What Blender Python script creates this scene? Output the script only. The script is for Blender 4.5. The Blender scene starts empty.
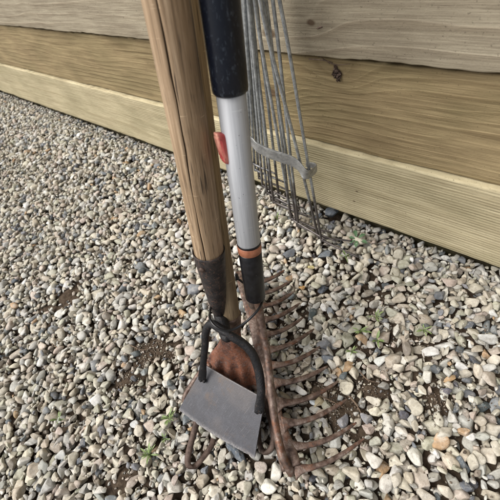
import bpy, math, random
import numpy as np
from mathutils import Vector, Matrix

random.seed(7); rng = np.random.default_rng(7)
scene = bpy.context.scene
C = scene.collection

# ------------------------------------------------------------------ camera
F = 380.0
CAM = Vector((0, 0, 0.55))
RM = Matrix(((0.74302879, -0.36783604, 0.55911078),
             (0.60818525, 0.71977887, -0.33470745),
             (-0.27931866, 0.5887402, 0.75852888)))
cam = bpy.data.cameras.new('camera')
camo = bpy.data.objects.new('camera', cam); C.objects.link(camo)
camo.matrix_world = Matrix.Translation(CAM) @ RM.to_4x4()
cam.sensor_width = 36; cam.lens = 36 * F / 500
cam.clip_start = 0.01; cam.clip_end = 500
cam.dof.use_dof = True; cam.dof.focus_distance = 0.52; cam.dof.aperture_fstop = 12
scene.camera = camo

# ------------------------------------------------------------------ light
SUN_EL, SUN_AZ = math.radians(55), math.radians(215)     # azimuth of the sun, clockwise from +Y
w = bpy.data.worlds.new('World'); scene.world = w; w.use_nodes = True
nt = w.node_tree; bg = nt.nodes['Background']
sky = nt.nodes.new('ShaderNodeTexSky'); sky.sky_type = 'NISHITA'; sky.sun_disc = False
sky.sun_elevation = SUN_EL; sky.sun_rotation = SUN_AZ
sky.dust_density = 4; sky.air_density = 1.0; sky.ozone_density = 0.6
hs = nt.nodes.new('ShaderNodeHueSaturation'); hs.inputs['Saturation'].default_value = 0.45
nt.links.new(sky.outputs[0], hs.inputs['Color']); nt.links.new(hs.outputs[0], bg.inputs['Color'])
bg.inputs['Strength'].default_value = 0.1
sl = bpy.data.lights.new('sun', 'SUN'); sl.energy = 2.8; sl.angle = math.radians(50); sl.color = (1, .97, .925)
so = bpy.data.objects.new('sun', sl); C.objects.link(so)
sd = Vector((math.sin(SUN_AZ) * math.cos(SUN_EL), math.cos(SUN_AZ) * math.cos(SUN_EL), math.sin(SUN_EL)))
so.rotation_euler = sd.to_track_quat('Z', 'Y').to_euler(); so.location = sd * 5
scene.view_settings.view_transform = 'Standard'; scene.view_settings.look = 'None'
scene.view_settings.gamma = 1; scene.view_settings.exposure = 0.5
scene.render.resolution_x = 1024; scene.render.resolution_y = 1024

# ------------------------------------------------------------------ helpers
def ray(px, py): return RM @ Vector(((px - 250) / F, -(py - 250) / F, -1))
def at(px, py, d): return CAM + ray(px, py) * d            # point of the place, d metres deep
def atz(px, py, z):                                         # point of the place at height z
    r = ray(px, py); return CAM + r * ((z - CAM.z) / r.z)

def tag(o, label=None, cat=None, group=None, kind=None):
    if label: o['label'] = label
    if cat: o['category'] = cat
    if group: o['group'] = group
    if kind: o['kind'] = kind
    return o
MW = {}
def thing(name, label, cat, loc, axis=(0, 0, 1), group=None):
    o = bpy.data.objects.new(name, None); C.objects.link(o); o.empty_display_size = .05
    m = Matrix.Translation(Vector(loc))
    if tuple(axis) != (0, 0, 1): m = m @ Vector(axis).to_track_quat('Z', 'Y').to_matrix().to_4x4()
    o.matrix_world = m; MW[o.name] = m
    return tag(o, label, cat, group)
def obj(name, verts, faces, mat, parent=None, smooth=True, loc=None):
    me = bpy.data.meshes.new(name)
    o = bpy.data.objects.new(name, me); C.objects.link(o)
    if parent is not None:
        inv = MW[parent.name].inverted(); verts = [inv @ Vector(v) for v in verts]
        o.parent = parent; MW[o.name] = MW[parent.name]
    elif loc is not None:
        L = Vector(loc); verts = [Vector(v) - L for v in verts]; o.location = L
        MW[o.name] = Matrix.Translation(L)
    me.from_pydata([tuple(v) for v in verts], [], faces)
    me.materials.append(mat)
    me.polygons.foreach_set('use_smooth', [smooth] * len(me.polygons)); me.update()
    return o

def spline(pts, n):
    """Catmull-Rom through pts (any dimension, numpy)"""
    P = np.array(pts, float); P = np.vstack([2 * P[0] - P[1], P, 2 * P[-1] - P[-2]])
    out = []
    for i in range(1, len(P) - 2):
        for k in range(n):
            t = k / n
            out.append(.5 * ((2 * P[i]) + (-P[i-1] + P[i+1]) * t + (2*P[i-1] - 5*P[i] + 4*P[i+1] - P[i+2]) * t*t
                             + (-P[i-1] + 3*P[i] - 3*P[i+1] + P[i+2]) * t**3))
    out.append(P[-2]); return np.array(out)

def sweep(pts, rad, segs=16, n=6, flat=None, wob=0.0, seed=1, sq=2.0, closed=False, cap=True):
    """pts with a radius (or (ra, rb)) each; flat = reference direction of ra. returns verts, faces"""
    rad = [(r, r) if not isinstance(r, (tuple, list)) else r for r in rad]
    A = np.array([list(p) + list(r) for p, r in zip(pts, rad)], float)
    if closed:
        k = len(A); S = spline(np.vstack([A[-1:], A, A[:2]]), n)[n:n + k * n]
    else: S = spline(A, n) if n > 1 else A
    P = S[:, :3]; N = len(P)
    T = np.gradient(P, axis=0)
    if closed: T = np.roll(P, -1, 0) - np.roll(P, 1, 0)
    T /= np.linalg.norm(T, axis=1)[:, None]
    ref = np.array(flat if flat is not None else (0.31, -0.82, 0.47), float)
    U = []
    u = ref
    for i in range(N):
        if flat is not None: u = ref
        u = u - T[i] * (u @ T[i]); u = u / np.linalg.norm(u); U.append(u)
    U = np.array(U); V = np.cross(T, U)
    a = np.arange(segs) * 2 * math.pi / segs
    ca, sa = np.cos(a), np.sin(a)
    if sq != 2.0:
        e = 2 / sq; ca = np.sign(ca) * np.abs(ca)**e; sa = np.sign(sa) * np.abs(sa)**e
    r = np.random.default_rng(seed)
    W = 1 + wob * spline(r.normal(size=(max(3, N // 4 + 2), 1)), 4)[:N]
    verts = []
    for i in range(N):
        ww = W[i % len(W), 0]
        ring = P[i] + ww * (S[i, 3] * ca[:, None] * U[i] + S[i, 4] * sa[:, None] * V[i])
        verts += list(ring)
    faces = []
    M = N if closed else N - 1
    for i in range(M):
        j = (i + 1) % N
        for k in range(segs):
            l = (k + 1) % segs
            faces.append((i*segs + k, i*segs + l, j*segs + l, j*segs + k))
    if cap and not closed:
        faces.append(tuple(range(segs))[::-1]); faces.append(tuple((N-1)*segs + k for k in range(segs)))
    return verts, faces

def lathe(p0, p1, prof, segs=48):
    """prof: list of (t in metres along p0->p1, radius)"""
    p0 = np.array(p0); ax = np.array(p1) - p0; ax /= np.linalg.norm(ax)
    pts = [p0 + ax * t for t, r in prof]
    T = ax; u = np.cross(T, (1, 0, 0)); u /= np.linalg.norm(u); v = np.cross(T, u)
    verts, faces = [], []
    for p, (t, r) in zip(pts, prof):
        for k in range(segs):
            a = 2 * math.pi * k / segs
            verts.append(p + r * (math.cos(a) * u + math.sin(a) * v))
    for i in range(len(prof) - 1):
        for k in range(segs):
            l = (k + 1) % segs
            faces.append((i*segs+k, i*segs+l, (i+1)*segs+l, (i+1)*segs+k))
    faces.append(tuple(range(segs))[::-1]); faces.append(tuple((len(prof)-1)*segs + k for k in range(segs)))
    return verts, faces

# ------------------------------------------------------------------ materials
class NT:
    def __init__(s, name):
        s.m = bpy.data.materials.new(name); s.m.use_nodes = True
        s.t = s.m.node_tree; s.b = s.t.nodes['Principled BSDF']
        s.tc = s.t.nodes.new('ShaderNodeTexCoord')
    def n(s, typ, **kw):
        x = s.t.nodes.new(typ)
        for k, v in kw.items(): setattr(x, k, v)
        return x
    def l(s, a, b): s.t.links.new(a, b)
    def val(s, sock, v):
        if isinstance(v, (int, float)): sock.default_value = v
        elif isinstance(v, tuple): sock.default_value = v
        else: s.l(v, sock)
    def math(s, op, a, b=0.0, c=None, clamp=False):
        x = s.n('ShaderNodeMath', operation=op); x.use_clamp = clamp
        s.val(x.inputs[0], a); s.val(x.inputs[1], b)
        if c is not None: s.val(x.inputs[2], c)
        return x.outputs[0]
    def mapping(s, scale=(1, 1, 1), loc=(0, 0, 0), src='Object'):
        x = s.n('ShaderNodeMapping'); s.l(s.tc.outputs[src], x.inputs[0])
        x.inputs['Scale'].default_value = scale; x.inputs['Location'].default_value = loc
        return x.outputs[0]
    def noise(s, scale, detail=4, rough=.6, vec=None, dist=0.0):
        x = s.n('ShaderNodeTexNoise'); x.inputs['Scale'].default_value = scale
        x.inputs['Detail'].default_value = detail; x.inputs['Roughness'].default_value = rough
        x.inputs['Distortion'].default_value = dist
        s.l(vec if vec is not None else s.tc.outputs['Object'], x.inputs['Vector'])
        return x.outputs['Fac']
    def ramp(s, fac, stops):
        x = s.n('ShaderNodeValToRGB'); s.l(fac, x.inputs[0]); e = x.color_ramp.elements
        while len(e) < len(stops): e.new(.5)
        for q, (p, c) in zip(e, stops):
            q.position = p; q.color = (c, c, c, 1) if isinstance(c, (int, float)) else (*c, 1)
        return x.outputs[0]
    def mix(s, fac, a, b, mode='MIX'):
        x = s.n('ShaderNodeMix', data_type='RGBA', blend_type=mode)
        s.val(x.inputs[0], fac)
        for k, v in ((6, a), (7, b)):
            if isinstance(v, tuple): x.inputs[k].default_value = (*v[:3], 1)
            else: s.l(v, x.inputs[k])
        return x.outputs[2]
    def bump(s, h, strength, dist=.001, prev=None):
        x = s.n('ShaderNodeBump'); x.inputs['Strength'].default_value = strength
        x.inputs['Distance'].default_value = dist; s.l(h, x.inputs['Height'])
        if prev is not None: s.l(prev, x.inputs['Normal'])
        return x.outputs[0]
    def done(s, col=None, rough=.6, metal=0.0, bump=None, spec=None):
        b = s.b
        if col is not None: s.val(b.inputs['Base Color'], (*col, 1) if isinstance(col, tuple) else col)
        s.val(b.inputs['Roughness'], rough); s.val(b.inputs['Metallic'], metal)
        if bump is not None: s.l(bump, b.inputs['Normal'])
        if spec is not None: s.val(b.inputs['Specular IOR Level'], spec)
        return s.m

def metal_mat(name, stops, scale=60, rough=(.45, .7), metal=.4, bump=.35, bdist=.0006, specks=None, detail=8):
    s = NT(name)
    a = s.noise(scale, detail, .65)
    c = s.ramp(a, stops)
    if specks:
        sc, lo, hi, colr, amt = specks
        f = s.ramp(s.noise(sc, 3, .7), [(lo, 0.0), (hi, amt)])
        c = s.mix(f, c, colr)
    r = s.ramp(s.noise(scale * 1.7, 5, .6), [(.3, rough[0]), (.7, rough[1])])
    bm = s.bump(s.noise(scale * 5, 6, .7), bump, bdist)
    bm = s.bump(s.noise(scale * .7, 4, .6), bump * .4, bdist * 1.5, bm)
    return s.done(c, r, metal, bm)

M = {}
M['rust_orange'] = metal_mat('rusty_orange_iron', [(.3, (.050, .028, .023)), (.43, (.105, .045, .030)), (.54, (.215, .078, .040)), (.62, (.15, .068, .045)), (.74, (.23, .15, .12))],
                           60, (.55, .85), .15, .9, .0012, (380, .52, .70, (.24, .17, .145), .7))
M['rake_iron'] = metal_mat('brown_worn_iron', [(.32, (.040, .026, .020)), (.46, (.095, .060, .046)), (.56, (.155, .110, .088)), (.70, (.27, .225, .195))],
                           110, (.30, .56), .4, .6, .0008, (70, .53, .68, (.175, .064, .026), .65))
M['dark_iron'] = metal_mat('dark_brown_iron', [(.3, (.035, .022, .017)), (.5, (.085, .055, .042)), (.7, (.17, .12, .095))],
                           95, (.42, .7), .4, .8, .001)
M['black_steel'] = metal_mat('black_painted_steel', [(.3, (.005, .005, .006)), (.55, (.012, .012, .014)), (.72, (.040, .037, .036))],
                           90, (.36, .62), .3, .9, .0010, (330, .60, .72, (.10, .055, .035), .8))
M['socket'] = metal_mat('worn_black_socket', [(.3, (.014, .013, .015)), (.5, (.032, .029, .030)), (.68, (.075, .060, .055))],
                           65, (.34, .62), .4, .8, .0009, (330, .54, .68, (.16, .09, .065), .85))
M['copper'] = metal_mat('worn_orange_collar', [(.3, (.20, .065, .03)), (.6, (.36, .14, .075)), (.75, (.44, .22, .14))], 90, (.4, .6), .1, .3)
M['wire'] = None
# hoe blade, ground edge paler
s = NT('grey_hoe_steel')
xyz = s.n('ShaderNodeSeparateXYZ'); at_ = s.n('ShaderNodeAttribute', attribute_name='edge')
a = s.noise(45, 8, .7); c = s.ramp(a, [(.30, (.022, .024, .031)), (.5, (.041, .044, .056)), (.70, (.075, .079, .094))])
c = s.mix(s.ramp(s.noise(22, 3, .5), [(.5, 0.0), (.72, .45)]), c, (.13, .105, .09))
c = s.mix(s.ramp(s.noise(1100, 2, .6), [(.58, 0.0), (.74, .45)]), c, (.21, .22, .25))
c = s.mix(s.ramp(s.noise(520, 3, .65), [(.28, .6), (.40, 0.0)]), c, (.035, .035, .045))
ed = s.math('MULTIPLY', at_.outputs['Fac'], s.ramp(s.noise(500, 3, .7), [(.35, .15), (.62, 1.0)]))
c = s.mix(ed, c, (.27, .26, .26))
bm = s.bump(s.noise(600, 5, .7), .5, .0005)
c = s.mix(s.ramp(s.noise(1.0, 4, .6, s.mapping((900, 60, 60), (1, 2, 3))), [(.58, 0.0), (.72, .35)]), c, (.20, .20, .22))
c = s.mix(s.ramp(s.noise(38, 7, .75, s.mapping((1, 1, 1), (4, 4, 1))), [(.54, 0.0), (.68, .7)]), c, (.105, .070, .050))
c = s.mix(.22, c, (.085, .075, .068))
M['blade'] = s.done(c, s.ramp(a, [(.3, .46), (.7, .64)]), .12, bm, .4)
# aluminium
s = NT('brushed_aluminium')
v = s.mapping((260, 260, 6)); a = s.noise(3, 4, .6, v)
c = s.ramp(a, [(.3, (.30, .31, .325)), (.7, (.41, .42, .44))])
c = s.mix(s.ramp(s.noise(420, 1, .5), [(.20, .9), (.25, 0.0)]), c, (.06, .055, .05))
c = s.mix(s.ramp(s.noise(24, 4, .6), [(.55, 0.0), (.75, .35)]), c, (.25, .25, .26))
c = s.mix(s.ramp(s.noise(1.0, 3, .6, s.mapping((90, 90, 500), (2, 5, 1))), [(.66, 0.0), (.74, .4)]), c, (.62, .62, .63))
M['alu'] = s.done(c, s.ramp(a, [(.3, .54), (.7, .70)]), .42, s.bump(a, .12, .0003))
# black grip
s = NT('scuffed_black_grip')
sc = s.ramp(s.noise(7, 4, .7, s.mapping((60, 60, 22), (3, 1, 2))), [(.56, 0.0), (.66, .8)])
dots = s.ramp(s.noise(380, 1, .5), [(.77, 0.0), (.82, .5)])
c = s.mix(sc, (.004, .006, .012), (.04, .05, .065)); c = s.mix(dots, c, (.25, .27, .30))
M['grip'] = s.done(c, s.ramp(s.noise(80, 4), [(.3, .20), (.7, .36)]), 0.0, s.bump(s.noise(120, 4), .15, .0003), .3)
s = NT('ribbed_black_plastic')
c = s.ramp(s.noise(160, 5, .7), [(.4, (.004, .004, .005)), (.72, (.014, .014, .017))])
c = s.mix(s.ramp(s.noise(500, 1, .5), [(.76, 0.0), (.81, .5)]), c, (.2, .2, .2))
M['plastic'] = s.done(c, .30, 0.0, s.bump(s.noise(300, 4), .2, .0003), .3)
s = NT('faded_red_plastic')
at_ = s.n('ShaderNodeAttribute', attribute_name='worn')
c = s.ramp(s.noise(120, 4, .6), [(.35, (.34, .040, .045)), (.65, (.46, .075, .070))])
c = s.mix(s.math('MULTIPLY', at_.outputs['Fac'], s.ramp(s.noise(260, 4, .7), [(.3, .45), (.6, 1.0)])), c, (.66, .33, .24))
M['red'] = s.done(c, .42, 0.0, s.bump(s.noise(320, 4), .2, .0003))
s = NT('black_cable'); M['cable'] = s.done((.007, .007, .008), .34)
s = NT('orange_wear'); 

def handle_wood(name, dark, mid, light, sd):
    s = NT(name)
    v = s.mapping((260, 260, 9), (sd, 0, 0)); a = s.noise(1.0, 7, .70, v)
    v2 = s.mapping((34, 34, 3.2), (sd, 3, 0)); b_ = s.noise(1.0, 4, .5, v2)
    c = s.ramp(a, [(.28, dark), (.47, mid), (.66, light)])
    c = s.mix(s.ramp(b_, [(.44, 0.0), (.72, .45)]), c, tuple(x * .66 for x in mid))
    v3 = s.mapping((420, 420, 22), (sd, 7, 1)); p = s.noise(1.0, 2, .5, v3)
    c = s.mix(s.ramp(p, [(.28, .9), (.37, 0.0)]), c, (.035, .022, .014))
    gr = s.ramp(s.noise(28, 6, .7), [(.54, 0.0), (.78, .5)]); c = s.mix(gr, c, (.13, .095, .065))
    hc = s.noise(1.0, 2, .5, s.mapping((330, 330, 4.5), (2, sd, 9)), .6)
    c = s.mix(s.ramp(hc, [(.485, 0.0), (.5, .55), (.515, 0.0)]), c, (.05, .03, .018))
    # pale scratches across the shaft
    v4 = s.mapping((60, 25, 420), (5, sd, 0)); q = s.noise(1.0, 3, .55, v4)
    c = s.mix(s.ramp(q, [(.67, 0.0), (.73, .55)]), c, tuple(min(.8, x * 1.7) for x in light))
    ck = s.n('ShaderNodeAttribute', attribute_name='crack'); c = s.mix(ck.outputs['Fac'], c, (.012, .008, .006))
    bm = s.bump(a, .7, .0009); bm = s.bump(p, .5, .0008, bm); bm = s.bump(s.noise(350, 4, .7), .3, .0005, bm)
    return s.done(c, .66, 0.0, bm, .35)
M['ash'] = handle_wood('worn_ash_handle', (.13, .085, .048), (.30, .205, .122), (.50, .37, .245), 2)
M['ash2'] = handle_wood('old_ash_handle', (.13, .090, .050), (.25, .18, .105), (.37, .28, .17), 9)
s = NT('dark_crack_wood'); M['crack'] = s.done((.02, .012, .008), .9)

def board_mat(name, dark, mid, light, ringfreq, sd, knots, ridge=.6, green=0.0, saw=0.0, speck=0.5):
    """grain of flat sawn softwood; knots = [(x, z, size, strength)] in the board's own metres"""
    s = NT(name)
    sep = s.n('ShaderNodeSeparateXYZ'); s.l(s.tc.outputs['Object'], sep.inputs[0])
    X, Z = sep.outputs[0], sep.outputs[2]
    warp = s.noise(1.0, 3, .5, s.mapping((2.2, 1, 9), (sd, 0, 0)))
    u = s.math('MULTIPLY_ADD', warp, .055, Z)
    fine = s.noise(1.0, 4, .6, s.mapping((7, 20, 70), (sd, 2, 0)))
    u = s.math('MULTIPLY_ADD', fine, .0022, u)
    kmask = None
    for kx, kz, size, stren in knots:
        dx = s.math('MULTIPLY', s.math('SUBTRACT', X, kx), .62); dz = s.math('SUBTRACT', Z, kz)
        r2 = s.math('ADD', s.math('MULTIPLY', dx, dx), s.math('MULTIPLY', dz, dz))
        g_ = s.math('POWER', 2.718, s.math('MULTIPLY', r2, -1.0 / (size * size * 9)))
        u = s.math('MULTIPLY_ADD', g_, stren, u)
        km = s.math('POWER', 2.718, s.math('MULTIPLY', r2, -1.0 / (size * size * .35)))
        kmask = km if kmask is None else s.math('MAXIMUM', kmask, km)
    ph = s.math('MULTIPLY', u, ringfreq)
    saww = s.math('FRACT', ph)
    ring = s.ramp(saww, [(0.0, 0.0), (.55, .18), (.84, .8), (.93, .75), (1.0, 0.0)])
    rstr = s.ramp(s.noise(1.0, 3, .5, s.mapping((5, 1, 16), (sd, 6, 2))), [(.35, .15), (.62, .95)])
    ring = s.math('MULTIPLY', ring, rstr)
    fib = s.noise(1.0, 6, .65, s.mapping((16, 60, 520), (sd, 5, 0)))
    band = s.noise(1.0, 4, .65, s.mapping((7, 1, 190), (sd, 4, 4)))
    chk = s.noise(1.0, 2, .5, s.mapping((9, 1, 300), (sd, 8, 3)))
    weave = s.noise(1.0, 3, .6, s.mapping((420, 60, 160), (sd, 3, 3)))
    blot = s.noise(1.0, 5, .6, s.mapping((9, 9, 22), (sd, 9, 0)))
    c = s.mix(ring, light, mid)
    c = s.mix(s.ramp(fib, [(.42, 0.0), (.68, .55)]), c, dark)
    c = s.mix(s.ramp(blot, [(.42, 0.0), (.70, .6)]), c, tuple(x * .72 for x in mid))
    c = s.mix(s.ramp(band, [(.48, 0.0), (.70, .55)]), c, dark)
    c = s.mix(s.ramp(band, [(.30, .45), (.45, 0.0)]), c, tuple(min(.7, x * 1.2) for x in light))
    c = s.mix(s.ramp(chk, [(.20, .9), (.25, 0.0)]), c, tuple(x * .25 for x in dark))
    if green: c = s.mix(s.ramp(s.noise(1.0, 5, .6, s.mapping((6, 9, 13), (sd, 1, 4))), [(.42, 0.0), (.7, green)]), c, (.13, .125, .055))
    dotn = s.noise(430, 2, .6)
    c = s.mix(s.ramp(dotn, [(.64, 0.0), (.80, speck * .5)]), c, tuple(min(.75, x * 1.55) for x in light))
    c = s.mix(s.ramp(s.noise(300, 3, .7), [(.26, .75), (.38, 0.0)]), c, tuple(x * .35 for x in dark))
    if kmask is not None: c = s.mix(s.ramp(kmask, [(.25, 0.0), (.7, .85)]), c, (.085, .050, .028))
    bm = s.bump(ring, ridge, .0012)
    bm = s.bump(fib, .45, .0008, bm); bm = s.bump(band, .5, .0012, bm); bm = s.bump(weave, .45, .0007, bm); bm = s.bump(chk, -.0, .001, bm); bm = s.bump(s.noise(380, 4, .7), .4, .0007, bm)
    if saw:
        sw = s.math('SINE', s.math('MULTIPLY', s.math('MULTIPLY_ADD', fine, .0012, Z), saw))
        bm = s.bump(s.math('MULTIPLY', sw, s.noise(12, 3)), .42, .0009, bm)
    return s.done(c, .82, 0.0, bm, .25)

BX = -.6       # origin x of the boards
KN = (-0.271 - BX)
M['board_top'] = board_mat('weathered_grey_board', (.155, .122, .085), (.29, .24, .168), (.41, .36, .265), 42, 3,
                           [(-.292 - BX, .041, .007, .016), (-.36 - BX, .025, .013, .022)], .7, 0, 0, .5)
M['board_mid'] = board_mat('olive_brown_board', (.125, .085, .042), (.235, .170, .088), (.385, .30, .165), 78, 11,
                           [(KN, .121, .009, .026), (-.395 - BX, .075, .014, .034)], 1.0, .3, 0, .5)
M['board_low'] = board_mat('yellow_treated_board', (.27, .215, .125), (.43, .365, .225), (.56, .49, .32), 26, 23,
                           [(-.255 - BX, .066, .003, .003), (-.262 - BX, .040, .003, .003)], .35, .3, 1250, .3)
M['board_dark'] = board_mat('dark_greenish_board', (.045, .036, .022), (.085, .070, .042), (.13, .11, .065), 40, 31, [], .7, .6, 0, .2)  # recessed base board and posts: much darker tone than the stacked boards
s = NT('bark_knot')
c = s.ramp(s.noise(230, 5, .7), [(.3, (.035, .022, .018)), (.5, (.13, .085, .065)), (.7, (.30, .225, .18))])
M['knot'] = s.done(c, .85, 0.0, s.bump(s.noise(400, 5, .7), .8, .001))

s = NT('galvanised_wire')
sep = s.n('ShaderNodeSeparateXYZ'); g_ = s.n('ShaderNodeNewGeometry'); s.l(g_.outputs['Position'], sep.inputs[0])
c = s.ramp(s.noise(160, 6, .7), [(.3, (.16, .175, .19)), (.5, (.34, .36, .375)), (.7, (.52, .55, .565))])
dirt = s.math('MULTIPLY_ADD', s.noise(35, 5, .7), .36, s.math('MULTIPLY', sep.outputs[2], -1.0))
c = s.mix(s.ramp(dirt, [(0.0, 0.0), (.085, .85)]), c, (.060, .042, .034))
M['wire'] = s.done(c, .38, .5, s.bump(s.noise(500, 4, .7), .4, .0004))
s = NT('galvanised_strap')
c = s.ramp(s.noise(130, 6, .7), [(.3, (.20, .205, .205)), (.55, (.36, .365, .36)), (.7, (.52, .525, .52))])
M['strap'] = s.done(c, .42, .55, s.bump(s.noise(420, 4, .7), .4, .0005))

s = NT('mixed_gravel')
at_ = s.n('ShaderNodeAttribute', attribute_name='stone_col')
a = s.noise(210, 6, .7); b2 = s.noise(900, 3, .6)
c = s.mix(s.ramp(a, [(.36, .55), (.60, 0.0)]), at_.outputs['Color'], (.10, .085, .07), 'MIX')
c = s.mix(.60, at_.outputs['Color'], c)
lg = s.noise(75, 5, .7)
bw = s.n('ShaderNodeRGBToBW'); s.l(at_.outputs['Color'], bw.inputs[0]); lum = s.ramp(bw.outputs[0], [(.12, .15), (.30, 1.0)])
c = s.mix(s.math('MULTIPLY', lum, s.ramp(lg, [(.50, 0.0), (.66, .45)])), c, (.60, .575, .51))
c = s.mix(s.ramp(s.noise(130, 5, .75, s.mapping((1, 1, 1), (9, 2, 4))), [(.52, 0.0), (.66, .42)]), c, (.17, .135, .095))
vn = s.noise(60, 3, .5, s.mapping((1, 1, 1), (3, 8, 1)), 1.5)
c = s.mix(s.ramp(vn, [(.488, 0.0), (.5, .38), (.512, 0.0)]), c, (.62, .60, .55))
c = s.mix(s.ramp(b2, [(.58, 0.0), (.74, .16)]), c, (.62, .60, .56))
c = s.mix(s.ramp(s.noise(1300, 2, .5), [(.28, .5), (.38, 0.0)]), c, (.06, .05, .045))
M['stone'] = s.done(c, .78, 0.0, s.bump(b2, .35, .0006, s.bump(a, .45, .0012)), .35)

s = NT('brown_soil')
c = s.ramp(s.noise(120, 8, .75), [(.3, (.030, .020, .013)), (.5, (.078, .055, .037)), (.7, (.15, .115, .082))])
M['soil'] = s.done(c, .95, 0.0, s.bump(s.noise(260, 8, .75), .9, .003), .2)
s = NT('distant_gravel')
vo = s.n('ShaderNodeTexVoronoi'); vo.inputs['Scale'].default_value = 70; s.l(s.tc.outputs['Object'], vo.inputs['Vector'])
c = s.ramp(vo.outputs['Color'], [(.1, (.12, .13, .15)), (.35, (.30, .27, .22)), (.6, (.40, .36, .29)), (.9, (.34, .29, .25))])
c = s.mix(s.ramp(vo.outputs['Distance'], [(.35, 0.0), (.75, .85)]), c, (.05, .04, .03))
M['far_gravel'] = s.done(c, .9, 0.0, s.bump(vo.outputs['Distance'], -1.0, .008))
s = NT('lawn'); c = s.ramp(s.noise(90, 6, .7), [(.3, (.025, .05, .012)), (.7, (.075, .12, .035))])
M['lawn'] = s.done(c, .95, 0.0, s.bump(s.noise(300, 4), 1.0, .01))
s = NT('weed_leaf'); c = s.ramp(s.noise(150, 4), [(.3, (.11, .17, .05)), (.7, (.24, .31, .12))])
M['leaf'] = s.done(c, .55, 0.0)
s.b.inputs['Subsurface Weight'].default_value = .0
s = NT('ivy_leaf'); c = s.ramp(s.noise(150, 4), [(.3, (.05, .11, .055)), (.7, (.11, .20, .10))])
M['leaf2'] = s.done(c, .5, 0.0)
s = NT('dry_twig'); c = s.ramp(s.noise(200, 4), [(.3, (.05, .03, .02)), (.7, (.17, .12, .08))]); M['twig'] = s.done(c, .85)

# ------------------------------------------------------------------ setting: ground
GX0, GX1, GY0, GY1 = -2.1, .36, -.62, .412
FARZ = -.005
def ring_sheet():
    o = [(-60, -60), (60, -60), (60, .44), (-60, .44)]; i = [(GX0, GY0), (GX1, GY0), (GX1, .44), (GX0, .44)]
    v = [(x, y, FARZ) for x, y in o] + [(x, y, FARZ) for x, y in i]
    f = [(0, 1, 5, 4), (1, 2, 6, 5), (3, 0, 4, 7)]
    return v, f
v, f = ring_sheet(); tag(obj('ground', v, f, M['far_gravel'], smooth=False), kind='structure')
v = [(-60, .60, 1.0), (60, .60, 1.0), (60, 60, 1.0), (-60, 60, 1.0)]
tag(obj('raised_ground', v, [(0, 1, 2, 3)], M['lawn'], smooth=False), kind='structure')

# soil under the gravel
RES = .002
nx, ny = int((GX1 - GX0) / RES), int((GY1 - GY0) / RES)
def vnoise(nx, ny, cell, seed):
    r = np.random.default_rng(seed); gx, gy = int(nx / cell) + 3, int(ny / cell) + 3
    g = r.random((gy, gx)); y = np.arange(ny) / cell; x = np.arange(nx) / cell
    yi = y.astype(int); xi = x.astype(int); fy = y - yi; fx = x - xi
    fy = fy*fy*(3-2*fy); fx = fx*fx*(3-2*fx)
    a = g[yi][:, xi]; b = g[yi][:, xi+1]; c_ = g[yi+1][:, xi]; d = g[yi+1][:, xi+1]
    return (a*(1-fx) + b*fx)*(1-fy)[:, None] + (c_*(1-fx) + d*fx)*fy[:, None]
gx = GX0 + (np.arange(nx) + .5) * RES; gy = GY0 + (np.arange(ny) + .5) * RES
GXX, GYY = np.meshgrid(gx, gy)
patch = np.zeros((ny, nx))
def add_patch(px, py, ra, rb, ang, amt):
    global patch
    p = atz(px, py, 0); ca, sa = math.cos(ang), math.sin(ang)
    dx, dy = GXX - p.x, GYY - p.y
    q = ((dx*ca + dy*sa)/ra)**2 + ((-dx*sa + dy*ca)/rb)**2
    patch = np.maximum(patch, amt * np.exp(-(q*1.25)**1.5))
add_patch(153, 352, .050, .034, .3, 1.0)
add_patch(128, 380, .040, .022, .3, .7)
add_patch(345, 412, .050, .028, -.3, 1.0)
add_patch(372, 388, .035, .020, .2, .85)
add_patch(318, 392, .030, .020, .9, .7)
add_patch(120, 480, .03, .02, .9, .6)
add_patch(60, 300, .07, .035, .9, .8)
add_patch(440, 400, .03, .02, .9, .7)
add_patch(362, 350, .018, .03, .5, .5)
patch *= .55 + .9 * (vnoise(nx, ny, 9, 5)); patch = np.clip(patch, 0, 1)
soil = -.017 + .006 * vnoise(nx, ny, 30, 1) + .003 * vnoise(nx, ny, 6, 2) + patch * .013 + .0022 * vnoise(nx, ny, 2.5, 3) * (.3 + patch) 
soil -= .018 * np.clip((gy - .352) / .03, 0, 1)[:, None]
st = 2
sx, sy = np.arange(0, nx, st), np.arange(0, ny, st)
V = [(gx[i], gy[j], float(soil[j, i])) for j in sy for i in sx]
n_ = len(sx)
Fc = [(j*n_+i, j*n_+i+1, (j+1)*n_+i+1, (j+1)*n_+i) for j in range(len(sy)-1) for i in range(n_-1)]
tag(obj('soil', V, Fc, M['soil']), kind='structure')

# ------------------------------------------------------------------ stones
import bmesh
def ico(sub):
    bm = bmesh.new(); bmesh.ops.create_icosphere(bm, subdivisions=sub, radius=1)
    v = np.array([x.co[:] for x in bm.verts]); f = np.array([[x.index for x in q.verts] for q in bm.faces]); bm.free()
    return v, f
IC = {k: ico(k) for k in (1, 2, 3, 4)}
def shape(v, r):
    """a broken, tumbled stone: a ball trimmed by random planes, corners softened"""
    p = v.copy(); k = r.integers(9, 15); rough = r.uniform(.94, 1.0)
    for _ in range(k):
        n = r.normal(size=3); n /= np.linalg.norm(n); h = r.uniform(.40, .76)
        d = p @ n; ex = np.maximum(d - h, 0)
        p -= (ex * rough)[:, None] * n
    p += .022 * np.sin(p[:, [1, 2, 0]] * r.uniform(3, 7) + r.uniform(0, 6, 3)) + .010 * np.sin(p[:, [2, 0, 1]] * r.uniform(9, 15) + r.uniform(0, 6, 3))
    p /= np.abs(p).max(0)
    return p
NS = 36
seeds = [np.random.default_rng(100 + i) for i in range(NS)]
SH = {}
for lod in (1, 2, 3):
    SH[lod] = [shape(IC[lod][0], np.random.default_rng(100 + i)) for i in range(NS)]
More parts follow.
